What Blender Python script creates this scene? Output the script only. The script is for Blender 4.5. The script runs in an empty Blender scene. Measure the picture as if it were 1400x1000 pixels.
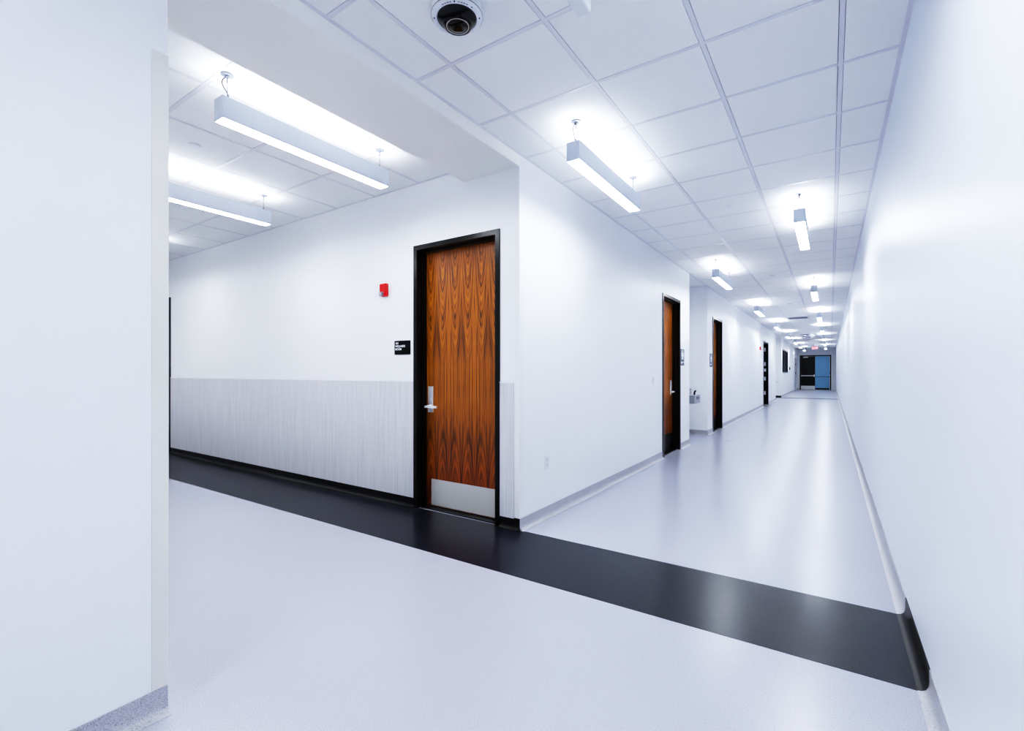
import bpy, bmesh, math, random
from mathutils import Vector, Matrix
random.seed(4)
PI = math.pi
C = bpy.context.scene.collection
EYE = 1.265                 # lens height
CEIL = 3.006                # corridor ceiling
XL, XR = -2.06, 0.326       # corridor wall faces
YA = 3.163                  # wing wall face
YF = 0.748                  # near corner of the wing opening
YEND = 40.5
LIGHT = (0.915, 0.957, 1.0)
UP, DOWN = 16.0, 35.5

# ------------------------------------------------------------------ materials
def srgb(r, g, b):
    f = lambda v: (v/255/12.92) if v/255 <= .04045 else ((v/255+.055)/1.055)**2.4
    return (f(r), f(g), f(b), 1)

class NT:
    """small helper for node trees"""
    def __init__(s, name):
        s.m = bpy.data.materials.new(name); s.m.use_nodes = True
        s.t = s.m.node_tree; s.b = s.t.nodes['Principled BSDF']
    def n(s, kind, **kw):
        x = s.t.nodes.new(kind)
        for k, v in kw.items(): setattr(x, k, v)
        return x
    def link(s, a, b): s.t.links.new(a, b)
    def put(s, sock, v):
        if isinstance(v, bpy.types.NodeSocket): s.link(v, sock)
        else: sock.default_value = v
    def math(s, op, a, b=0.0, c=0.0):
        x = s.n('ShaderNodeMath', operation=op)
        s.put(x.inputs[0], a); s.put(x.inputs[1], b); s.put(x.inputs[2], c)
        return x.outputs[0]
    def coords(s, kind='Object'):
        return s.n('ShaderNodeTexCoord').outputs[kind]
    def pos(s):
        return s.n('ShaderNodeNewGeometry').outputs['Position']
    def mapping(s, v, scale):
        m = s.n('ShaderNodeMapping'); s.link(v, m.inputs[0]); m.inputs['Scale'].default_value = scale
        return m.outputs[0]
    def noise(s, v, scale=5, detail=2, rough=.5):
        x = s.n('ShaderNodeTexNoise'); s.link(v, x.inputs['Vector'])
        x.inputs['Scale'].default_value = scale; x.inputs['Detail'].default_value = detail
        x.inputs['Roughness'].default_value = rough
        return x.outputs['Fac']
    def ramp(s, fac, stops):
        r = s.n('ShaderNodeValToRGB'); s.link(fac, r.inputs[0]); e = r.color_ramp.elements
        e[0].position, e[0].color = stops[0]; e[1].position, e[1].color = stops[-1]
        for p, c in stops[1:-1]:
            k = e.new(p); k.color = c
        return r.outputs[0]
    def mix(s, fac, a, b, mode='MIX'):
        x = s.n('ShaderNodeMix', data_type='RGBA', blend_type=mode)
        s.put(x.inputs[0], fac); s.put(x.inputs[6], a); s.put(x.inputs[7], b)
        return x.outputs[2]
    def bump(s, h, strength, dist):
        x = s.n('ShaderNodeBump'); s.link(h, x.inputs['Height'])
        x.inputs['Strength'].default_value = strength; x.inputs['Distance'].default_value = dist
        s.link(x.outputs[0], s.b.inputs['Normal'])
    def base(s, v): s.put(s.b.inputs['Base Color'], v)

def plain(name, col, rough=.5, metal=0.0, spec=.5, var=0.03, scale=3.0):
    t = NT(name)
    f = t.noise(t.pos(), scale, 2)
    d = tuple(x*(1-var) for x in col[:3])+(1,); l = tuple(min(1, x*(1+var)) for x in col[:3])+(1,)
    t.base(t.ramp(f, [(.3, d), (.7, l)]))
    t.b.inputs['Roughness'].default_value = rough; t.b.inputs['Metallic'].default_value = metal
    t.b.inputs['Specular IOR Level'].default_value = spec
    return t.m

def emit(name, strength, col=LIGHT):
    t = NT(name)
    t.base((.9, .92, .95, 1))
    t.b.inputs['Emission Color'].default_value = (*col, 1)
    t.b.inputs['Emission Strength'].default_value = strength
    return t.m

def paint(name, col, rough):
    t = NT(name)
    t.base(t.ramp(t.noise(t.pos(), .9, 3), [(.3, tuple(x*.985 for x in col[:3])+(1,)), (.7, col)]))
    t.b.inputs['Roughness'].default_value = rough
    t.bump(t.noise(t.pos(), 220, 3), .05, .002)
    return t.m

def vinyl(name, dark, light, rough, scale=420):
    t = NT(name); p = t.pos()
    f = t.noise(p, scale, 1.5, .6)
    big = t.noise(p, .8, 2)
    c = t.ramp(f, [(.34, dark), (.52, light), (.75, tuple(min(1, x*1.06) for x in light[:3])+(1,))])
    c = t.mix(t.math('MULTIPLY', big, .10), c, tuple(x*.8 for x in light[:3])+(1,))
    t.base(c)
    t.b.inputs['Roughness'].default_value = rough
    t.bump(t.noise(p, 90, 2), .05, .002)
    return t.m

def ribbed(name):
    t = NT(name)
    p = t.mapping(t.pos(), (1, 1, .03))
    f = t.noise(p, 55, 3, .7)
    g = t.noise(t.mapping(t.pos(), (1, 1, .01)), 210, 2, .6)
    s = t.math('ADD', t.math('MULTIPLY', f, .5), t.math('MULTIPLY', g, .5))
    t.base(t.ramp(s, [(.36, srgb(196, 195, 199)), (.5, srgb(207, 206, 209)), (.64, srgb(216, 215, 218))]))
    t.b.inputs['Roughness'].default_value = .45
    t.bump(s, .15, .002)
    return t.m

def veneer(name, lo=None):
    """book-matched cathedral walnut; object coordinates: x across the leaf, z up"""
    t = NT(name)
    sep = t.n('ShaderNodeSeparateXYZ'); t.link(t.coords('Object'), sep.inputs[0])
    x, z = sep.outputs[0], sep.outputs[2]
    tri = t.math('PINGPONG', t.math('ADD', x, 10.02), .15)          # 0..0.15 mirrored
    q = t.math('DIVIDE', tri, .15)                                   # 0..1
    comb = t.n('ShaderNodeCombineXYZ'); t.link(q, comb.inputs[0]); t.link(z, comb.inputs[2])
    m = comb.outputs[0]
    warp = t.noise(t.mapping(m, (1.6, 1, 1.3)), 1.6, 3, .5)
    mid = t.math('SINE', t.math('MULTIPLY', q, PI))                  # 0 at the joints (cusp), 1 in mid-strip
    zz = t.math('DIVIDE', t.math('SUBTRACT', z, 1.12), 1.2)          # -0.93 .. 1.06
    cube = t.math('MULTIPLY', t.math('MULTIPLY', zz, zz), zz)
    k = t.math('ADD', t.math('MULTIPLY', cube, .55), t.math('MULTIPLY', zz, .16))
    dd = t.math('ADD', t.math('MULTIPLY', zz, .62), t.math('MULTIPLY', t.math('MAXIMUM', zz, 0.0), .75))
    f = t.math('ADD', k, t.math('MULTIPLY', dd, mid))
    f = t.math('ADD', f, t.math('MULTIPLY', warp, .26))
    band = t.math('ADD', t.math('MULTIPLY', t.math('SINE', t.math('MULTIPLY', f, 40.0)), .5), .5)
    broad = t.math('ADD', t.math('MULTIPLY', t.math('SINE', t.math('MULTIPLY', f, 11.0)), .5), .5)
    wgt = t.n('ShaderNodeMapRange', interpolation_type='SMOOTHSTEP')
    t.link(t.math('ABSOLUTE', zz), wgt.inputs[0]); wgt.inputs[1].default_value = .08; wgt.inputs[2].default_value = .55
    wg = wgt.outputs[0]
    band = t.math('ADD', .5, t.math('MULTIPLY', t.math('SUBTRACT', band, .5), wg))
    broad = t.math('ADD', .5, t.math('MULTIPLY', t.math('SUBTRACT', broad, .5), wg))
    fine = t.noise(t.mapping(m, (4.5, 1, .5)), 2.0, 4, .7)
    grain = t.noise(t.mapping(t.coords('Object'), (190, 20, 3)), 1.0, 3, .6)
    v = t.math('ADD', t.math('ADD', t.math('MULTIPLY', band, .20), t.math('MULTIPLY', broad, .17)), t.math('ADD', t.math('MULTIPLY', t.math('SUBTRACT', fine, .28), 1.05), t.math('MULTIPLY', grain, .26)))
    col = t.ramp(v, [(.36, srgb(80, 40, 12)), (.47, srgb(126, 71, 9)), (.58, srgb(155, 91, 10)), (.76, srgb(186, 114, 18))])
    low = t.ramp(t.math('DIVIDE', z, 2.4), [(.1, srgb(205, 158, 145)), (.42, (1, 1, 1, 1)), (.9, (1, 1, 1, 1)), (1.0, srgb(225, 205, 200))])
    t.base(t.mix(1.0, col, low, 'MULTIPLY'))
    t.b.inputs['Roughness'].default_value = .34
    t.b.inputs['Specular IOR Level'].default_value = .45
    return t.m

def brushed(name, col, rough=.3):
    t = NT(name)
    g = t.noise(t.mapping(t.coords('Object'), (6, 6, 300)), 1.0, 3, .6)
    t.base(t.ramp(g, [(.3, tuple(x*.9 for x in col[:3])+(1,)), (.7, col)]))
    t.b.inputs['Metallic'].default_value = 1; t.b.inputs['Roughness'].default_value = rough
    return t.m

def tile_mat():
    t = NT('ceiling_tile')
    p = t.pos()
    t.base(t.ramp(t.noise(p, 300, 3, .7), [(.3, srgb(232, 232, 232)), (.55, srgb(242, 242, 242))]))
    t.b.inputs['Roughness'].default_value = .85
    t.b.inputs['Specular IOR Level'].default_value = .2
    return t.m

M = {}
M['paint'] = paint('white_wall_paint', srgb(237, 238, 240), .42)
M['gloss_paint'] = paint('satin_wall_paint', srgb(233, 238, 247), .38)
M['soffit'] = paint('soffit_paint', srgb(243, 241, 236), .6)
M['end_paint'] = paint('end_wall_paint', srgb(226, 228, 230), .5)
M['guard'] = plain('beige_guard', srgb(222, 220, 213), .4, var=.01)
M['guard2'] = plain('pale_guard', srgb(234, 235, 236), .4, var=.01)
M['tile'] = tile_mat()
M['tee'] = plain('tee_metal', srgb(222, 221, 226), .35, var=.01)
M['gap'] = plain('shadow_gap', srgb(132, 134, 142), .8, var=.02)
M['floor'] = vinyl('speckled_vinyl', srgb(152, 154, 167), srgb(183, 184, 196), .26, 300)
M['cove'] = vinyl('shaded_cove_vinyl', srgb(140, 140, 146), srgb(184, 183, 187), .34, 300)  # floor vinyl darkened so its colour carries the upright face's shade
M['band'] = vinyl('black_speckled_vinyl', srgb(3, 4, 8), srgb(34, 37, 50), .28, 300)
M['band'].node_tree.nodes['Principled BSDF'].inputs['Specular IOR Level'].default_value = .36
M['blackcove'] = plain('black_cove', srgb(7, 7, 9), .35, spec=.3, var=.1, scale=200)
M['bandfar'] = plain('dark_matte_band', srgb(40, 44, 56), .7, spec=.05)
M['seam'] = plain('weld_seam', srgb(70, 72, 82), .4)
M['ribbed'] = ribbed('ribbed_wainscot')
M['cap'] = plain('wainscot_cap', srgb(228, 230, 236), .35, var=.01)
M['veneer'] = veneer('walnut_veneer')
M['frame'] = plain('black_frame_paint', srgb(9, 9, 12), .28, spec=.3, var=.1)
M['black'] = plain('black_leaf_paint', srgb(6, 7, 10), .35, spec=.2, var=.1)
M['blackmetal'] = plain('dark_kick_plate', srgb(14, 14, 17), .3, .2, spec=.3, var=.1)
M['steel'] = plain('brushed_steel', (.56, .57, .58, 1), .3, .55, var=.02)
M['fsteel'] = plain('fountain_steel', (.30, .32, .34, 1), .3, .3, var=.03)
M['ksteel'] = plain('kick_plate_steel', (.66, .65, .62, 1), .32, .3, var=.03)
M['chrome'] = plain('satin_chrome', (.8, .82, .85, 1), .22, .5, var=.02)
M['mirror'] = plain('mirror_acrylic', (.9, .92, .95, 1), .03, 1.0, var=.005)
M['blue'] = plain('blue_leaf', srgb(116, 170, 202), .2, var=.04, scale=.8)
M['white'] = plain('white_plastic', srgb(228, 230, 234), .4, var=.01)
M['pale'] = plain('pale_plastic', srgb(214, 218, 226), .4, var=.01)
M['fixture'] = plain('fixture_metal', srgb(206, 212, 224), .38, var=.01)
M['canopy'] = plain('canopy_metal', srgb(104, 107, 116), .4, var=.01)
M['cable'] = plain('cable_grey', srgb(60, 62, 68), .5)
M['cordw'] = plain('cord_grey', srgb(62, 64, 70), .6)
M['glow_dn'] = emit('diffuser_glow', DOWN)
M['glow_up'] = emit('uplight_glow', UP)
M['red'] = plain('red_plastic', srgb(200, 8, 16), .25, var=.05)
M['lens'] = plain('strobe_lens', srgb(150, 140, 152), .1, var=.3, scale=60)
M['signblack'] = plain('sign_black', srgb(5, 7, 11), .4, spec=.15, var=.1)
M['signgrey'] = plain('sign_grey', srgb(72, 78, 90), .4, var=.05)
M['letters'] = plain('sign_white', srgb(235, 238, 242), .5, var=.01)
M['dome'] = plain('smoked_dome', srgb(16, 18, 24), .05, var=.5, scale=40)
M['domeblack'] = plain('lens_black', srgb(4, 4, 5), .12, var=.1)
M['domegrey'] = plain('lens_grey', srgb(48, 52, 64), .2, var=.2, scale=30)
M['vent'] = plain('vent_grey', srgb(196, 197, 202), .4)
M['ventdark'] = plain('vent_dark', srgb(128, 130, 138), .6)
M['glass'] = plain('dark_window_glass', srgb(5, 7, 12), .06, var=.2)
M['mullion'] = plain('dark_mullion', srgb(70, 74, 88), .3)
M['exitred'] = emit('exit_red', 1.6, (1.0, .12, .16))
M['exitface'] = plain('exit_face', srgb(240, 190, 194), .4)

# ------------------------------------------------------------------ mesh helpers
def bm_box(bm, x0, x1, y0, y1, z0, z1):
    v = [bm.verts.new((x, y, z)) for z in (z0, z1) for y in (y0, y1) for x in (x0, x1)]
    for f in ((0, 2, 3, 1), (4, 5, 7, 6), (0, 1, 5, 4), (2, 6, 7, 3), (0, 4, 6, 2), (1, 3, 7, 5)):
        bm.faces.new([v[i] for i in f])
    return v

def bevel(bm, w, seg=2):
    bmesh.ops.bevel(bm, geom=list(bm.edges), offset=w, segments=seg, affect='EDGES', profile=.5, clamp_overlap=True)

def bm_lathe(bm, prof, seg=32, axis='Z', center=(0, 0, 0)):
    """prof: (radius, height) list, closed to the axis where radius is 0"""
    rings = []
    def P(r, h, a):
        x, y, z = r*math.cos(a), r*math.sin(a), h
        if axis == 'Y': x, y, z = x, h, y
        if axis == 'X': x, y, z = h, x, y
        return (center[0]+x, center[1]+y, center[2]+z)
    for r, h in prof:
        if r < 1e-6: rings.append([bm.verts.new(P(0, h, 0))])
        else: rings.append([bm.verts.new(P(r, h, 2*PI*i/seg)) for i in range(seg)])
    for a, b in zip(rings, rings[1:]):
        for i in range(seg):
            j = (i+1) % seg
            if len(a) == 1 and len(b) == 1: continue
            if len(a) == 1: bm.faces.new((a[0], b[i], b[j]))
            elif len(b) == 1: bm.faces.new((a[i], b[0], a[j]))
            else: bm.faces.new((a[i], b[i], b[j], a[j]))

def bm_tube(bm, pts, r, seg=8):
    pts = [Vector(p) for p in pts]; rings = []
    for i, p in enumerate(pts):
        d = (pts[min(i+1, len(pts)-1)]-pts[max(i-1, 0)]).normalized()
        a = d.orthogonal().normalized() if i == 0 else (rings_a - d*rings_a.dot(d)).normalized()
        rings_a = a; b = d.cross(a)
        rings.append([bm.verts.new(p+r*(math.cos(2*PI*k/seg)*a+math.sin(2*PI*k/seg)*b)) for k in range(seg)])
    for a, b in zip(rings, rings[1:]):
        for k in range(seg):
            bm.faces.new((a[k], a[(k+1) % seg], b[(k+1) % seg], b[k]))
    bm.faces.new(rings[0][::-1]); bm.faces.new(rings[-1])

def bm_prism(bm, pts2, y0, y1):
    """polygon in local x-z extruded along y"""
    a = [bm.verts.new((x, y0, z)) for x, z in pts2]; b = [bm.verts.new((x, y1, z)) for x, z in pts2]
    n = len(pts2)
    bm.faces.new(a); bm.faces.new(b[::-1])
    for i in range(n):
        bm.faces.new((a[i], b[i], b[(i+1) % n], a[(i+1) % n]))

def obj(name, bm, mat, parent=None, smooth=False):
    bmesh.ops.recalc_face_normals(bm, faces=list(bm.faces))
    me = bpy.data.meshes.new(name); bm.to_mesh(me); bm.free()
    me.materials.append(mat)
    if smooth:
        for p in me.polygons: p.use_smooth = True
        me.set_sharp_from_angle(angle=math.radians(40)) if hasattr(me, 'set_sharp_from_angle') else None
    o = bpy.data.objects.new(name, me); C.objects.link(o)
    if parent is not None: o.parent = parent
    return o

def box(name, mat, dims, parent=None, bev=0.0):
    bm = bmesh.new(); bm_box(bm, *dims)
    if bev: bevel(bm, bev)
    return obj(name, bm, mat, parent)

def boxes(name, mat, lst, parent=None):
    bm = bmesh.new()
    for d in lst: bm_box(bm, *d)
    return obj(name, bm, mat, parent)

def tag(o, label, cat, group=None, kind=None):
    o['label'] = label; o['category'] = cat
    if group: o['group'] = group
    if kind: o['kind'] = kind
    return o

def thing(name, label, cat, loc=(0, 0, 0), rotz=0, group=None, kind=None):
    o = bpy.data.objects.new(name, None); C.objects.link(o)
    o.empty_display_size = .1
    o.location = loc; o.rotation_euler = (0, 0, rotz)
    return tag(o, label, cat, group, kind)

def struct(o, label, cat): return tag(o, label, cat, None, 'structure')

def dup(root, loc, label, rotz=None):
    r = root.copy(); C.objects.link(r); r.location = loc; r['label'] = label
    if rotz is not None: r.rotation_euler = (0, 0, rotz)
    for ch in list(root.children):
        c = ch.copy(); C.objects.link(c); c.parent = r
        for g in ch.children:
            d = g.copy(); C.objects.link(d); d.parent = c
    return r

# ------------------------------------------------------------------ floor
YBACK = -4.0
struct(boxes('floor', M['floor'], [(XL-10, XR+.2, YBACK-.2, YEND+.2, -.1, 0)]),
       'pale grey speckled vinyl floor running down the corridor and into the side wing', 'floor')
def band(name, pts, label, mat=None):
    bm = bmesh.new(); v = [bm.verts.new((x, y, .0012)) for x, y in pts]
    w = [bm.verts.new((x, y, .0)) for x, y in pts]
    bm.faces.new(v); bm.faces.new(w[::-1])
    for i in range(len(v)): bm.faces.new((v[i], w[i], w[(i+1) % len(v)], v[(i+1) % len(v)]))
    return struct(obj(name, bm, mat or M['band']), label, 'floor band')
band('floor_border', [(-12, 2.35), (XR, 2.458), (XR, 3.178), (-12, 3.16)],
     'wide black speckled vinyl band crossing the floor in front of the wellness room door')
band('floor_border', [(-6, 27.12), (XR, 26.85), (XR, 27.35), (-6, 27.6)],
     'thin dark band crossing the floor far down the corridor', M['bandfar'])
bm = bmesh.new(); v = [bm.verts.new(p) for p in ((-2.098, 2.44, .0022), (-2.094, 2.44, .0022), (-2.094, 3.13, .0022), (-2.098, 3.13, .0022))]
bm.faces.new(v)
struct(obj('floor_seam', bm, M['seam']), 'thin welded seam across the black floor band by the wall corner', 'floor seam')

# ------------------------------------------------------------------ ceilings
GX0, GY0, G = -1.7815, 2.026, .6096
def ceiling(x0, x1, y0, y1, z, gx0, gy0, name, label, tee=.024):
    """lay-in tiles with a raised reveal and a proud tee grid"""
    import math as m
    xs = [x0]+[gx0+G*i for i in range(-60, 60) if x0+.02 < gx0+G*i < x1-.02]+[x1]
    ys = [y0]+[gy0+G*i for i in range(-80, 90) if y0+.02 < gy0+G*i < y1-.02]+[y1]
    bm = bmesh.new()
    g = .0145
    for a, b in zip(xs, xs[1:]):
        for c, d in zip(ys, ys[1:]):
            bm_box(bm, a+g, b-g, c+g, d-g, z, z+.012)
    root = obj(name, bm, M['tile'])
    struct(root, label, 'ceiling')
    box('backing', M['gap'], (x0, x1, y0, y1, z+.012, z+.06), root)
    bm = bmesh.new(); h = tee/2
    for x in xs[1:-1]: bm_box(bm, x-h, x+h, y0, y1, z-.0015, z+.010)
    for y in ys[1:-1]:
        for a, b in zip(xs, xs[1:]): bm_box(bm, a+h, b-h, y-h, y+h, z-.0012, z+.010)
    bm_box(bm, x0, x0+.022, y0, y1, z-.002, z+.012); bm_box(bm, x1-.022, x1, y0, y1, z-.002, z+.012)
    bm_box(bm, x0+.022, x1-.022, y0, y0+.022, z-.002, z+.012); bm_box(bm, x0+.022, x1-.022, y1-.022, y1, z-.002, z+.012)
    obj('tee_grid', bm, M['tee'], root)
    return root
ceiling(XL, XR, YBACK, YEND, CEIL, GX0, GY0, 'ceiling', 'white lay-in tile ceiling over the long corridor')
WC = CEIL+.016
ceiling(-12, XL-.57, YF, YA, WC, -3.163, 1.345, 'ceiling_wing', 'white lay-in tile ceiling over the side wing')
ceiling(-2.45, XL, 8.64, 10.1, CEIL+.004, -2.39, GY0, 'ceiling_alcove', 'narrow tile ceiling over the drinking fountain alcove')
ceiling(-6.0, XL, 24.42, 27.3, CEIL+.004, -2.39, GY0, 'ceiling_crossing', 'tile ceiling over the far side opening')
struct(box('soffit_beam', M['soffit'], (XL-.57, XL, YF, YA, 2.913, CEIL+.25)),
       'broad beige soffit spanning the opening between corridor and side wing', 'soffit')

# ------------------------------------------------------------------ walls
TH = .2
def wall_x(name, xface, side, y0, y1, holes, mat, label, top=CEIL+.2):
    """wall whose face is the plane x = xface; side = -1 when its body lies toward -x"""
    a, b = sorted((xface, xface+side*TH)); lst = []; y = y0
    for h0, h1, z0, z1 in holes:
        lst.append((a, b, y, h0, 0, top)); lst.append((a, b, h0, h1, z1, top))
        if z0 > 0: lst.append((a, b, h0, h1, 0, z0))
        y = h1
    lst.append((a, b, y, y1, 0, top))
    return struct(boxes(name, mat, lst), label, 'wall')
def wall_y(name, yface, side, x0, x1, holes, mat, label, top=CEIL+.2):
    a, b = sorted((yface, yface+side*TH)); lst = []; x = x0
    for h0, h1, z0, z1 in holes:
        lst.append((x, h0, a, b, 0, top)); lst.append((h0, h1, a, b, z1, top))
        x = h1
    lst.append((x, x1, a, b, 0, top))
    return struct(boxes(name, mat, lst), label, 'wall')

DH = 2.445
wall_y('wall_wing', YA, 1, -12, XL, [(-9.56, -8.585, 0, DH), (-3.234, -2.249, 0, DH)], M['paint'],
       'white wing wall with ribbed grey wainscot and the wellness room door')
wall_x('wall_left', XL, -1, YA+TH, 8.64, [(7.03, 8.012, 0, DH)], M['paint'],
       'white left corridor wall between the wing corner and the fountain alcove')
wall_x('wall_alcove', -2.45, -1, 8.64-.2, 10.1+.2, [], M['paint'], 'white back wall of the drinking fountain alcove')
wall_y('wall_alcove_side', 10.1, 1, -2.45, XL, [], M['paint'], 'white alcove side wall facing the camera beside the third door')
wall_x('wall_corridor', XL, -1, 10.1+TH, 24.42, [(10.62, 11.648, 0, DH), (19.7, 21.3, 0, DH)], M['paint'],
       'white left corridor wall with restroom and dark doors beyond the alcove')
wall_y('wall_crossing', 27.3, 1, -6, XL, [], M['paint'], 'white end wall of the far side opening')
wall_x('wall_far', XL, -1, 27.3+TH, YEND, [(28.0, 31.6, 1.25, 2.46), (37.2, 39.9, 0, 2.3)], M['paint'],
       'white far left corridor wall with a dark window')
wall_x('wall_right', XR, 1, YBACK, YEND, [], M['gloss_paint'], 'long plain white satin wall on the right of the corridor')
wall_y('wall_end', YEND, 1, XL-.2, XR+.2, [(-1.877, .033, 0, 2.52)], M['end_paint'], 'grey-white end wall around the double doors')
wall_y('wall_back', YBACK, -1, -2.2, XR+.2, [], M['paint'], 'white wall behind the camera')
struct(box('wall_near', M['paint'], (-3.2, XL, YBACK, YF, 0, CEIL+.2)), 'white wall corner filling the left edge of the picture', 'wall')
struct(box('wall_wing_near', M['paint'], (-12, -3.2, YF-.2, YF, 0, CEIL+.2)), 'white wing wall hidden behind the near corner', 'wall')
wall_x('wall_wing_end', -12, -1, YF, YA, [], M['paint'], 'white wall closing the side wing')
wall_x('wall_crossing_end', -6, -1, 24.2, 27.5, [], M['paint'], 'white wall closing the far side opening')
struct(box('wall_crossing_near', M['paint'], (-6, XL-.2, 24.22, 24.42, 0, CEIL+.2)), 'white near wall of the far side opening', 'wall')

# wainscot
for x0, x1, lab in ((-8.585, -3.234, 'grey ribbed wainscot panel left of the wellness room door'),
                    (-2.249, -2.108, 'narrow grey ribbed wainscot strip right of the wellness room door')):
    w = struct(box('wainscot', M['ribbed'], (x0, x1, YA-.006, YA, .09, 1.178)), lab, 'wainscot')
    box('cap_trim', M['cap'], (x0, x1, YA-.009, YA, 1.178, 1.19), w)

# cove bases: profile of (distance out, height)
PROF = [(0, .096), (.0045, .096), (.0045, .04), (.007, .024), (.014, .011), (.026, .004), (.04, .0016), (.04, 0), (0, 0)]
def cove(name, mat, a, b, nrm, label):
    """a, b: (x, y) ends at the wall face; nrm: outward normal"""
    bm = bmesh.new(); ra = [bm.verts.new((a[0]+nrm[0]*d, a[1]+nrm[1]*d, z)) for d, z in PROF]
    rb = [bm.verts.new((b[0]+nrm[0]*d, b[1]+nrm[1]*d, z)) for d, z in PROF]
    n = len(PROF)
    for i in range(n): bm.faces.new((ra[i], rb[i], rb[(i+1) % n], ra[(i+1) % n]))
    bm.faces.new(ra[::-1]); bm.faces.new(rb)
    return struct(obj(name, bm, mat, None, True), label, 'baseboard')
E_ = (1, 0); S_ = (0, -1); W_ = (-1, 0)
cove('baseboard_near', M['cove'], (XL, YBACK), (XL, YF), E_, 'grey speckled cove base under the near left wall corner')
cove('baseboard_wing', M['blackcove'], (-8.585, YA), (-3.234, YA), S_, 'black cove base under the long ribbed wainscot')
cove('baseboard_wing_corner', M['blackcove'], (-2.249, YA), (XL+.0045, YA), S_, 'short black cove base between wellness room door and corner')
cove('baseboard_left', M['cove'], (XL, YA), (XL, 7.03), E_, 'grey cove base along the left corridor wall before the second door')
cove('baseboard_left_end', M['cove'], (XL, 8.012), (XL, 8.64), E_, 'short grey cove base between second door and alcove')
cove('baseboard_alcove', M['cove'], (-2.45, 10.1), (XL, 10.1), S_, 'grey cove base across the alcove side wall')
cove('baseboard_alcove_back', M['cove'], (-2.45, 8.64), (-2.45, 10.1), E_, 'grey cove base along the alcove back wall')
cove('baseboard_alcove_end', M['cove'], (XL, 10.1), (XL, 10.62), E_, 'short grey cove base before the third door')
cove('baseboard_corridor', M['cove'], (XL, 11.648), (XL, 19.7), E_, 'grey cove base between the third door and the dark door')
cove('baseboard_corridor_end', M['cove'], (XL, 21.3), (XL, 24.42), E_, 'grey cove base past the dark door')
cove('baseboard_crossing', M['blackcove'], (-6, 27.3), (XL+.0045, 27.3), S_, 'black base across the far side opening')
cove('baseboard_far', M['cove'], (XL, 27.3), (XL, 37.2), E_, 'grey cove base along the far left wall')
cove('baseboard_right', M['cove'], (XR, YBACK), (XR, 2.458), W_, 'grey cove base at the near right wall before the black band')
cove('baseboard_right_band', M['blackcove'], (XR, 2.458), (XR, 3.178), W_, 'black section of cove base where the band meets the right wall')
cove('baseboard_right_far', M['cove'], (XR, 3.178), (XR, YEND), W_, 'grey cove base along the right wall beyond the black band')
cove('baseboard_end', M['cove'], (XL, YEND), (-1.877, YEND), S_, 'grey base left of the end doors')

# corner guards (L-shaped)
g = struct(boxes('trim_1', M['guard'], [(XL, XL+.003, YF-.05, YF+.003, .097, 2.45), (XL-.05, XL, YF, YF+.003, .097, 2.45)]),
           'beige corner guard on the near left wall edge', 'corner guard')
g = struct(boxes('trim_2', M['guard2'], [(XL-.045, XL+.003, YA-.003, YA, .097, 2.45), (XL, XL+.003, YA, YA+.05, .097, 2.45)]),
           'pale corner guard on the wall corner right of the wellness room door', 'corner guard')

# ------------------------------------------------------------------ doors (local: x across, -y toward viewer, recess +y)
def door_frame(t, w, h, face=.043, depth=.185, rec=.11):
    lst = []
    f = .012
    for a, b, s in ((0, face, 1), (w-face, w, -1)):
        lst.append((a, b, -f, .012, 0, h))
    lst.append((face, w-face, -f, .012, h-face, h))
    # reveals and stops
    lst.append((.008, face-.002, .012, depth, 0, h-.008)); lst.append((w-face+.002, w-.008, .012, depth, 0, h-.008))
    lst.append((face-.002, w-face+.002, .012, depth, h-face+.002, h-.008))
    lst.append((face-.002, face+.014, rec-.06, rec-.004, 0, h-face)); lst.append((w-face-.014, w-face+.002, rec-.06, rec-.004, 0, h-face))
    lst.append((face+.014, w-face-.014, rec-.06, rec-.004, h-face-.014, h-face+.002))
    return boxes('door_frame', M['frame'], lst, t)

def lever_set(leaf, xc, zc, d, rec):
    """lock plate and lever on a leaf face at y = rec, lever pointing to d = +1 / -1 along x"""
    bm = bmesh.new(); bm_box(bm, xc-.031, xc+.031, rec-.013, rec, zc-.055, zc+.19); bevel(bm, .004)
    bm_box(bm, xc-.02, xc+.02, rec-.016, rec-.012, zc+.135, zc+.165)
    bm_lathe(bm, [(0, rec-.018), (.011, rec-.018), (.011, rec-.013)], 16, 'Y', (xc, 0, zc+.075))
    obj('lock_plate', bm, M['chrome'], leaf)
    bm = bmesh.new()
    bm_lathe(bm, [(0, rec-.052), (.014, rec-.052), (.015, rec-.03), (.02, rec-.013)], 16, 'Y', (xc, 0, zc))
    a, b = sorted((xc-d*.03, xc+d*.115))
    n0 = len(bm.verts)
    bm_box(bm, a, b, rec-.062, rec-.046, zc-.011, zc+.011)
    obj('lever_handle', bm, M['chrome'], leaf)

def door(name, label, loc, rotz, w, h, leafmat, lever=None, kick=None, rec=.11, threshold=True):
    t = thing(name, label, 'door', loc, rotz, None, 'structure')
    door_frame(t, w, h, rec=rec)
    leaf = box('door_leaf', leafmat, (.046, w-.046, rec, rec+.045, .012, h-.046), t, .002)
    if kick:
        km, z1, x0, x1 = kick
        k = box('kick_plate', km, (x0, x1, rec-.0025, rec, .02, z1), leaf)
    if lever:
        lever_set(leaf, lever[0], lever[1], lever[2], rec)
    if threshold:
        box('threshold', M['blackmetal'], (.043, w-.043, .03, rec+.1, .0014, .009), t)
    return t

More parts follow.
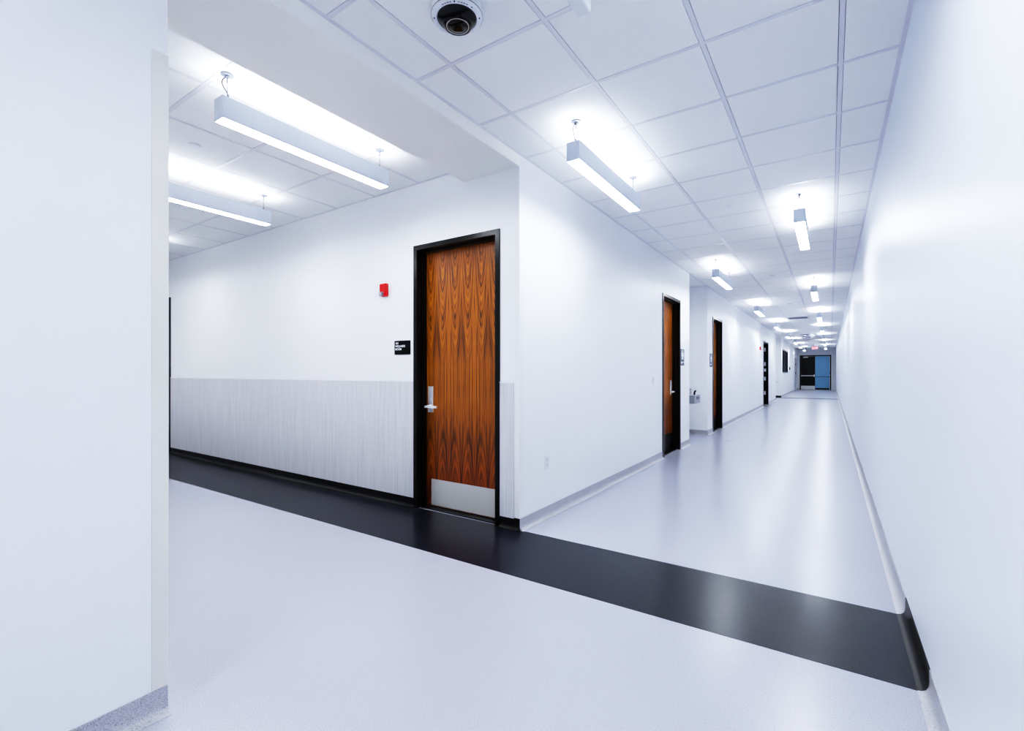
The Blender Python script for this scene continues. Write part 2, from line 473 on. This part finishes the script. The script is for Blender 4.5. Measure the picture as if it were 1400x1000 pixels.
RX = PI/2
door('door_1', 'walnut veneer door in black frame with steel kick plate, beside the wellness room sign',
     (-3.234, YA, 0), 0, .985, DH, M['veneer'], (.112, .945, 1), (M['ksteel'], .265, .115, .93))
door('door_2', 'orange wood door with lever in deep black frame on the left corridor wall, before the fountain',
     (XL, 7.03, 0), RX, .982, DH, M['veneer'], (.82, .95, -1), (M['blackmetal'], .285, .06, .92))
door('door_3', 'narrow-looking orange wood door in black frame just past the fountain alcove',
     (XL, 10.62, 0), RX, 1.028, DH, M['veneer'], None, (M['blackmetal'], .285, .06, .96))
door('door_4', 'door frame edge at the far left end of the wing wall',
     (-9.56, YA, 0), 0, .975, DH, M['veneer'])
# dark door with silver hinges
t = thing('door_5', 'black double door with silver hinges far down the left wall below the small red strobe', 'door', (XL, 19.7, 0), RX, None, 'structure')
door_frame(t, 1.6, DH, rec=.14)
for a, b in ((.046, .8), (.802, 1.554)):
    lf = box('door_leaf', M['black'], (a, b, .14, .18, .012, DH-.046), t)
for z in (.45, 1.02, 1.6, 2.17):
    box('hinge', M['letters'], (1.5, 1.553, .08, .135, z-.075, z+.075), t)
box('lock_plate', M['letters'], (1.48, 1.553, .07, .135, 1.3, 1.42), t)
# white pair of doors at the far end of the left wall
t = thing('door_6', 'pale door on the far left wall next to the end wall', 'door', (XL, 37.2, 0), RX, None, 'structure')
boxes('door_frame', M['pale'], [(0, .05, -.012, .15, 0, 2.3), (2.65, 2.7, -.012, .15, 0, 2.3), (.05, 2.65, -.012, .15, 2.25, 2.3)], t)
lf = box('door_leaf', M['white'], (.052, 2.648, .05, .09, .01, 2.248), t)
for z in (1.22, 1.85): box('hinge', M['frame'], (2.5, 2.62, .02, .05, z-.06, z+.06), lf)
box('door_knob', M['frame'], (.2, .45, .0, .05, 1.0, 1.05), lf)
# end doors
ew, eh = 1.91, 2.515
t = thing('door_7', 'black and blue double doors closing the far end of the corridor', 'door', (-1.877, YEND, 0), 0, None, 'structure')
door_frame(t, ew, eh, face=.06, rec=.08)
lf = box('door_leaf', M['black'], (.062, .952, .08, .125, .012, eh-.062), t); lf['label'] = 'black left leaf'
def bars(leaf, x0, x1, steel):
    bm = bmesh.new(); bm_box(bm, x0, x1, .035, .06, 1.0, 1.06); bm_box(bm, x0, x0+.05, .035, .08, .98, 1.08)
    bm_box(bm, x1-.07, x1, .03, .08, .95, 1.12)
    obj('push_bar', bm, steel, leaf)
bars(lf, .09, .93, M['steel'])
box('kick_plate', M['steel'], (.075, .94, .077, .08, .03, .30), lf)
bm = bmesh.new(); bm_box(bm, .21, .52, .035, .08, 2.34, 2.40); bm_box(bm, .3, .9, .05, .06, 2.41, 2.425); obj('door_closer', bm, M['steel'], lf)
lf = box('door_leaf', M['blue'], (.956, ew-.062, .08, .125, .012, eh-.062), t); lf['label'] = 'blue right leaf'
bm = bmesh.new(); bm_box(bm, .965, 1.84, .05, .08, .94, .965); obj('push_bar', bm, M['frame'], lf)
box('kick_plate', M['blackmetal'], (.965, 1.8, .077, .08, .02, .14), lf)
boxes('edge_trim', M['letters'], [(1.815, 1.845, .06, .08, .02, 1.15), (1.815, 1.845, .06, .08, 1.3, 2.43)], lf)

# ------------------------------------------------------------------ far window
t = thing('window_1', 'tall dark window with two slim mullions on the far left wall', 'window', (XL, 28.0, 1.25), RX, None, 'structure')
W, H = 3.6, 1.21
boxes('window_frame', M['frame'], [(0, .08, -.01, .1, 0, H), (W-.08, W, -.01, .1, 0, H), (.08, W-.08, -.01, .1, 0, .05), (.08, W-.08, -.01, .1, H-.05, H)], t)
for k in (1, 2): box('mullion', M['mullion'], (W*k/3-.05, W*k/3+.05, -.012, .06, .05, H-.05), t)
for k in range(3): box('pane', M['glass'], (W*k/3+(.08 if k == 0 else .05), W*(k+1)/3-(.08 if k == 2 else .05), .03, .04, .05, H-.05), t)

# ------------------------------------------------------------------ pendant lights
PW, PL, PZ0, PZ1 = .098, 1.235, 2.718, 2.848
def make_pendant(label, loc, ceil):
    t = thing('pendant_light', label, 'pendant light', loc, 0, 'linear pendant lights')
    h = PW/2; z0, z1 = PZ0, PZ1; w = .004
    boxes('housing', M['fixture'], [(-h, -h+w, 0, PL, z0, z1), (h-w, h, 0, PL, z0, z1), (-h+w, h-w, 0, w, z0, z1), (-h+w, h-w, PL-w, PL, z0, z1)], t)
    box('diffuser', M['glow_dn'], (-h+w, h-w, w, PL-w, z0+.001, z0+.007), t)
    box('uplight_lens', M['glow_up'], (-h+w+.008, h-w-.008, w+.02, PL-w-.02, z1-.012, z1-.006), t)
    for y in (.05, PL-.05):
        bm = bmesh.new(); bm_lathe(bm, [(0, ceil-.018), (.012, ceil-.018), (.014, ceil-.008), (.034, ceil-.006), (.036, ceil-.0015), (0, ceil-.0015)], 20, 'Z', (0, y, 0))
        obj('canopy', bm, M['canopy'], t, True)
        bm = bmesh.new(); bm_tube(bm, [(0, y, ceil-.015), (0, y, z1-.004)], .0019, 6)
        bm_lathe(bm, [(0, z1+.03), (.004, z1+.03), (.004, z1-.008), (0, z1-.008)], 8, 'Z', (0, y, 0))
        bm_lathe(bm, [(0, ceil-.01), (.004, ceil-.01), (.004, ceil-.05), (0, ceil-.05)], 8, 'Z', (0, y, 0))
        obj('suspension_cable', bm, M['cable'], t)
    bm = bmesh.new(); pts = []
    for k in range(13):
        u = k/12; z = (ceil-.01)*(1-u)+(z1-.004)*u
        pts.append((-.012*math.sin(u*PI*1.0)-.006*u, .05-.022*math.sin(u*2*PI)-.012*u, z))
    bm_tube(bm, pts, .0036, 8); obj('power_cord', bm, M['cordw'], t)
    return t
S = 4.82
ordn = ['first', 'second', 'third', 'fourth', 'fifth', 'sixth', 'seventh', 'eighth']
p0 = make_pendant('large white linear pendant hanging nearest the fountain side, first in the left row of the corridor', (-1.463, 2.918, 0), CEIL)
for k in range(1, 8):
    dup(p0, (-1.463, 2.918+S*k, 0), 'white linear pendant, %s from the camera in the left corridor row' % ordn[k])
for k in range(7):
    dup(p0, (-.25, 5.34+S*k, 0), 'white linear pendant, %s from the camera in the right corridor row' % ordn[k])
dup(p0, (-.25, 5.34-S, 0), 'white linear pendant above the camera in the right corridor row')
dup(p0, (-1.463, 2.918-S, 0), 'white linear pendant behind the camera in the left corridor row')
dup(p0, (-.25, 5.34-2*S, 0), 'white linear pendant far behind the camera in the right corridor row')
dup(p0, (-3.4, 25.25, 0), 'white linear pendant added out of sight to brighten the far side opening')  # unseen pendant added to brighten the side opening
w0 = make_pendant('white linear pendant in the side wing, the long one beside the soffit', (-2.95, 1.325, .018), WC-.018)
for k, lab in ((1, 'white linear pendant in the side wing, cut off by the near wall edge'), ):
    dup(w0, (-4.66, 1.325, .018), lab)
dup(w0, (-7.25, 1.325, .018), 'white linear pendant deepest in the side wing, only its ceiling glow seen')
dup(w0, (-9.6, 1.325, .018), 'white linear pendant added out of sight for light at the end of the side wing')  # extra unseen pendant put in for the wing's light
w0['label'] = 'large white linear pendant in the side wing beside the beige soffit'
p0['label'] = 'large white linear pendant by the wall corner, first of the left corridor row'

# ------------------------------------------------------------------ ceiling devices
def sprinkler(x, y, z, label):
    t = bmesh.new(); bm_lathe(t, [(0, z-.012), (.036, z-.012), (.042, z-.009), (.044, z-.0015), (0, z-.0015)], 28, 'Z', (x, y, 0))
    return tag(obj('sprinkler_cover', t, M['white'], None, True), label, 'sprinkler cover', 'sprinkler cover plates')
def dup_mesh(o, d, label):
    c = o.copy(); C.objects.link(c); c.location = d; c['label'] = label
    return c
s0 = sprinkler(0, 0, 0, 'round white sprinkler cover on the corridor ceiling between first left and right pendants')
s0.location = (-.865, 5.37, CEIL)
dup_mesh(s0, (-.87, 9.62, CEIL), 'round white sprinkler cover on the corridor ceiling, second from the camera')
dup_mesh(s0, (-.87, 13.85, CEIL), 'round white sprinkler cover on the corridor ceiling, third from the camera')
dup_mesh(s0, (-4.07, 1.66, WC), 'round white sprinkler cover on the wing ceiling between two pendants')

# dome camera
CX_, CY_ = -1.476, 1.722
t = thing('dome_camera', 'white security dome camera with smoked black dome on a ceiling tile', 'security camera', (CX_, CY_, CEIL))
bm = bmesh.new()
bm_lathe(bm, [(0, -.0016), (.116, -.0016), (.119, -.02), (.121, -.045), (.119, -.05), (.116, -.052), (.098, -.058), (.094, -.056), (.092, -.045), (0, -.045)], 48)
obj('housing', bm, M['white'], t, True)
bm = bmesh.new(); bm_lathe(bm, [(.1215, -.0435), (.1222, -.0445), (.1222, -.0455), (.1215, -.0465)], 48); obj('seam_ring', bm, M['domegrey'], t, True)
bm = bmesh.new()
R = .0965
bm_lathe(bm, [(R*math.cos(a), -.05-.028*math.sin(a)) for a in [i*PI/2/10 for i in range(11)][:-1]]+[(0, -.078)], 48)
dm = obj('smoked_dome', bm, M['dome'], t, True)
# the fixed lens hangs straight down inside, toward the far side
LX, LY = -.012, .020
bm = bmesh.new(); bm_lathe(bm, [(.064, -.05), (.068, -.066), (.066, -.074), (.058, -.077), (.056, -.070)], 40, 'Z', (LX, LY, 0)); obj('lens_turret', bm, M['domeblack'], t, True)
bm = bmesh.new(); bm_lathe(bm, [(.055, -.0745), (.0545, -.0775), (.051, -.0775), (.050, -.0745)], 40, 'Z', (LX, LY, 0)); obj('lens_ring', bm, M['chrome'], t, True)
bm = bmesh.new(); bm_lathe(bm, [(.0515, -.072), (.042, -.078), (.026, -.083), (0, -.085)], 40, 'Z', (LX, LY, 0)); obj('lens', bm, M['domeblack'], t, True)
for a in (-.55, -.42, -.3, -.18, .18, .3, .42, .55, .8):                     # printed marks on the rim
    bm = bmesh.new(); ang = -PI/2+.6+a; r = .107
    c = Vector((r*math.cos(ang), r*math.sin(ang), -.0568)); tg = Vector((-math.sin(ang), math.cos(ang), 0)); rd = Vector((math.cos(ang), math.sin(ang), 0))
    vs_ = [bm.verts.new(c+tg*i+rd*j+Vector((0, 0, -.0008))) for i, j in ((-.0045, -.002), (.0045, -.002), (.0045, .002), (-.0045, .002))]
    bm.faces.new(vs_); obj('rim_mark', bm, M['domegrey'], t)
for ang in (-PI/2+.6, .55, PI+.65):
    bm = bmesh.new(); bm_lathe(bm, [(0, -.0578), (.003, -.0578), (.003, -.054)], 12, 'Z', (.107*math.cos(ang), .107*math.sin(ang), 0))
    obj('rim_screw', bm, M['domeblack'], t)

# box fixture cut by the top edge
t = thing('ceiling_fixture', 'white box-shaped fixture hanging from the ceiling, cut off by the top picture edge', 'ceiling fixture', (-.83, 1.44, CEIL))
bm = bmesh.new(); bm_box(bm, -.028, .028, 0, .325, -.285, -.05); bevel(bm, .006); obj('housing', bm, M['white'], t)
bm = bmesh.new(); bm_box(bm, -.05, .05, .06, .26, -.05, -.0015); obj('mounting_plate', bm, M['white'], t)

# vent
t = thing('ceiling_vent', 'grey linear air vent in the corridor ceiling midway to the far doors', 'air vent', (-1.17, 17.27, CEIL))
box('frame', M['vent'], (.02, .59, .02, .59, -.008, -.0017), t)
for k in range(7): box('slot', M['ventdark'], (.05, .56, .06+.075*k, .10+.075*k, -.0105, -.008), t)

# convex mirror dome
t = thing('mirror_dome', 'convex safety mirror dome on the ceiling at the far crossing', 'mirror', (-.87, 25.6, CEIL))
bm = bmesh.new(); bm_lathe(bm, [(.29*math.cos(a), -.012-.18*math.sin(a)) for a in [i*PI/2/12 for i in range(12)]]+[(0, -.192)], 40); obj('mirror_bowl', bm, M['mirror'], t, True)
bm = bmesh.new(); bm_lathe(bm, [(.285, -.0016), (.3, -.0016), (.3, -.02), (.288, -.022), (.285, -.012)], 40); obj('rim', bm, M['frame'], t, True)

def text(name, body, size, mat, parent, loc, rot, align='LEFT', extr=.0006, bold=.0):
    cu = bpy.data.curves.new(name, 'FONT'); cu.body = body; cu.size = size; cu.extrude = extr; cu.align_x = align; cu.offset = bold
    cu.materials.append(mat)
    tmp = bpy.data.objects.new(name+'_tmp', cu); C.objects.link(tmp)
    dg = bpy.context.evaluated_depsgraph_get()
    me = bpy.data.meshes.new_from_object(tmp.evaluated_get(dg)); bpy.data.objects.remove(tmp)
    o = bpy.data.objects.new(name, me); C.objects.link(o); o.parent = parent; o.location = loc; o.rotation_euler = rot
    return o

# exit sign
t = thing('exit_sign', 'red lit exit sign hanging from the ceiling before the end doors', 'exit sign', (-.79, 34.5, CEIL))
box('sign_panel', M['exitface'], (-.15, .15, -.015, .015, -.34, -.13), t, .004)
box('mount', M['white'], (-.06, .06, -.02, .02, -.13, -.0016), t)
text('lettering', 'EXIT', .15, M['exitred'], t, (0, -.0165, -.285), (PI/2, 0, 0), 'CENTER', .001, .004)

# ------------------------------------------------------------------ wall devices
def strobe(label, loc, rotz):
    t = thing('fire_strobe', label, 'fire alarm strobe', loc, rotz, 'red fire strobes')
    bm = bmesh.new(); bm_box(bm, 0, .092, -.038, 0, .02, .125); bm_box(bm, .012, .092, -.034, 0, 0, .03); bevel(bm, .008); obj('body', bm, M['red'], t)
    bm = bmesh.new(); bm_box(bm, .012, .062, -.058, -.03, .002, .042); bevel(bm, .01); obj('strobe_lens', bm, M['lens'], t)
    return t
st = strobe('red fire alarm strobe on the white wing wall left of the wellness room door', (-3.678, YA, 2.01), 0)
dup(st, (XL, 18.55, 2.05), 'tiny red fire alarm strobe far down the left corridor wall before the black doors', RX)

t = thing('room_sign', 'black room sign with white lettering reading wellness room beside the walnut door', 'sign', (-3.496, YA, 1.437), 0)
box('sign_panel', M['signblack'], (0, .213, -.007, 0, 0, .132), t, .001)
text('lettering', '104\nWELLNESS\nROOM', .0285, M['letters'], t, (.012, -.0075, .098), (PI/2, 0, 0), 'LEFT', .0005, .0007)

def restroom(label, loc):
    t = thing('restroom_sign', label, 'sign', loc, RX, 'grey restroom signs')
    box('sign_panel', M['signgrey'], (0, .225, -.007, 0, 0, .275), t, .001)
    bm = bmesh.new()
    def figure(cx, skirt):
        bm_lathe(bm, [(0, -.0085), (.017, -.0085), (.017, -.007)], 16, 'Y', (cx, 0, .245))
        if skirt: bm_prism(bm, [(cx-.015, .225), (cx+.015, .225), (cx+.04, .15), (cx-.04, .15)], -.0085, -.007)
        else: bm_prism(bm, [(cx-.028, .225), (cx+.028, .225), (cx+.026, .16), (cx-.026, .16)], -.0085, -.007)
        for s in (-1, 1): bm_prism(bm, [(cx+s*.002, .16), (cx+s*.018, .16), (cx+s*.018, .10), (cx+s*.002, .10)], -.0085, -.007)
    figure(.075, False); figure(.145, True)
    obj('pictogram', bm, M['letters'], t)
    bm = bmesh.new(); bm_box(bm, .02, .06, -.0085, -.007, .03, .065); bm_box(bm, .075, .2, -.0085, -.007, .05, .062)
    obj('lower_marks', bm, M['letters'], t)
    return t
r0 = restroom('grey restroom sign with white figures on the wall right of the second door', (XL, 8.04, 1.38))
dup(r0, (XL, 10.33, 1.38), 'grey restroom sign with white figures squeezed left of the third door')

def plate(name, label, loc, rotz, w, h, kind):
    t = thing(name, label, 'outlet' if kind == 'outlet' else 'switch', loc, rotz)
    bm = bmesh.new(); bm_box(bm, 0, w, -.006, 0, 0, h); bevel(bm, .002); obj('cover_plate', bm, M['white'], t)
    if kind == 'outlet':
        for z in (h*.3, h*.7):
            bm = bmesh.new(); bm_lathe(bm, [(0, -.0085), (.0155, -.0085), (.017, -.006)], 20, 'Y', (w/2, 0, z)); s = obj('socket', bm, M['pale'], t)
            bm = bmesh.new(); bm_box(bm, w/2-.008, w/2-.005, -.0092, -.0085, z-.004, z+.006); bm_box(bm, w/2+.005, w/2+.008, -.0092, -.0085, z-.004, z+.006); obj('slot', bm, M['vent'], s)
    else:
        box('rocker', M['pale'], (w*.28, w*.72, -.0095, -.006, h*.2, h*.8), t)
    return t
plate('wall_outlet', 'small white wall outlet low on the left corridor wall past the corner', (XL, 3.565, .42), RX, .072, .116, 'outlet')
plate('light_switch', 'faint white switch plate on the left corridor wall before the second door', (XL, 6.55, 1.09), RX, .075, .12, 'switch')
plate('wall_plate', 'faint white cover plate on the far end wall of the side opening', (-2.34, 27.3, .72), 0, .15, .13, 'switch')
t = thing('card_reader', 'small black card reader on the far left wall past the dark window', 'card reader', (XL, 32.9, 1.42), RX)
box('body', M['black'], (0, .3, -.04, 0, 0, .17), t, .006)
box('face_panel', M['domegrey'], (.06, .24, -.043, -.04, .03, .14), t)

# drinking fountain in the alcove
t = thing('drinking_fountain', 'stainless drinking fountain on the wall inside the alcove between the doors', 'drinking fountain', (-2.45, 9.2, 0), RX)
box('back_panel', M['fsteel'], (0, .46, -.19, 0, .66, .95), t, .006)
bm = bmesh.new()
bm_prism(bm, [(0.0, .68), (.46, .68), (.46, .835), (0, .835)], -.35, -.19)
obj('basin', bm, M['fsteel'], t)
box('bowl_recess', M['vent'], (.04, .42, -.33, -.2, .8345, .837), t)
bm = bmesh.new(); bm_tube(bm, [(.23, -.295, .835), (.23, -.295, .87), (.235, -.3, .9), (.25, -.315, .915)], .016, 10); obj('bubbler', bm, M['domeblack'], t, True)
box('push_button', M['domegrey'], (.17, .29, -.356, -.35, .76, .80), t)

# floor cleanout cover
bm = bmesh.new(); bm_lathe(bm, [(0, .004), (.062, .004), (.068, .003), (.07, .0), (0, 0)], 28, 'Z', (0, 0, 0))
o = obj('cleanout_cover', bm, M['ventdark'], None, True); o.location = (-1.56, 9.58, .0)
tag(o, 'small round metal cleanout cover flush in the corridor floor', 'floor cover')

# ------------------------------------------------------------------ world, camera
w = bpy.data.worlds.new('world'); bpy.context.scene.world = w; w.use_nodes = True
w.node_tree.nodes['Background'].inputs[0].default_value = (.8, .88, 1, 1)
w.node_tree.nodes['Background'].inputs[1].default_value = .3

cam = bpy.data.cameras.new('camera'); co = bpy.data.objects.new('camera', cam); C.objects.link(co)
cam.sensor_fit = 'HORIZONTAL'; cam.sensor_width = 36; cam.lens = 646.56/1400*36
cam.shift_y = 9.52/1400
cam.clip_start = .02; cam.clip_end = 200
co.location = (0, 0, EYE); co.rotation_euler = (PI/2, 0, .5928)
bpy.context.scene.camera = co
vs = bpy.context.scene.view_settings
vs.view_transform = 'Standard'; vs.look = 'None'; vs.exposure = 0.09; vs.gamma = 1.0
bpy.context.scene.cycles.max_bounces = 14; bpy.context.scene.cycles.diffuse_bounces = 10
bpy.context.scene.cycles.sample_clamp_indirect = 6
# camera-style tone response: deep blacks, lifted mid-tones, soft shoulder
vs.use_curve_mapping = True
cm = vs.curve_mapping
WL = 2.0
cm.white_level = (WL, WL, WL)
cv = cm.curves[3]
pts = [(0, 0), (.03, .018), (.09, .09), (.2, .30), (.33, .54), (.5, .72), (.8, .87), (1.3, .95), (2.0, 1.0)]
cv.points[0].location = (0, 0); cv.points[1].location = (1, 1)
for x, y in pts[1:-1]: cv.points.new(x/WL, y)
cm.update()
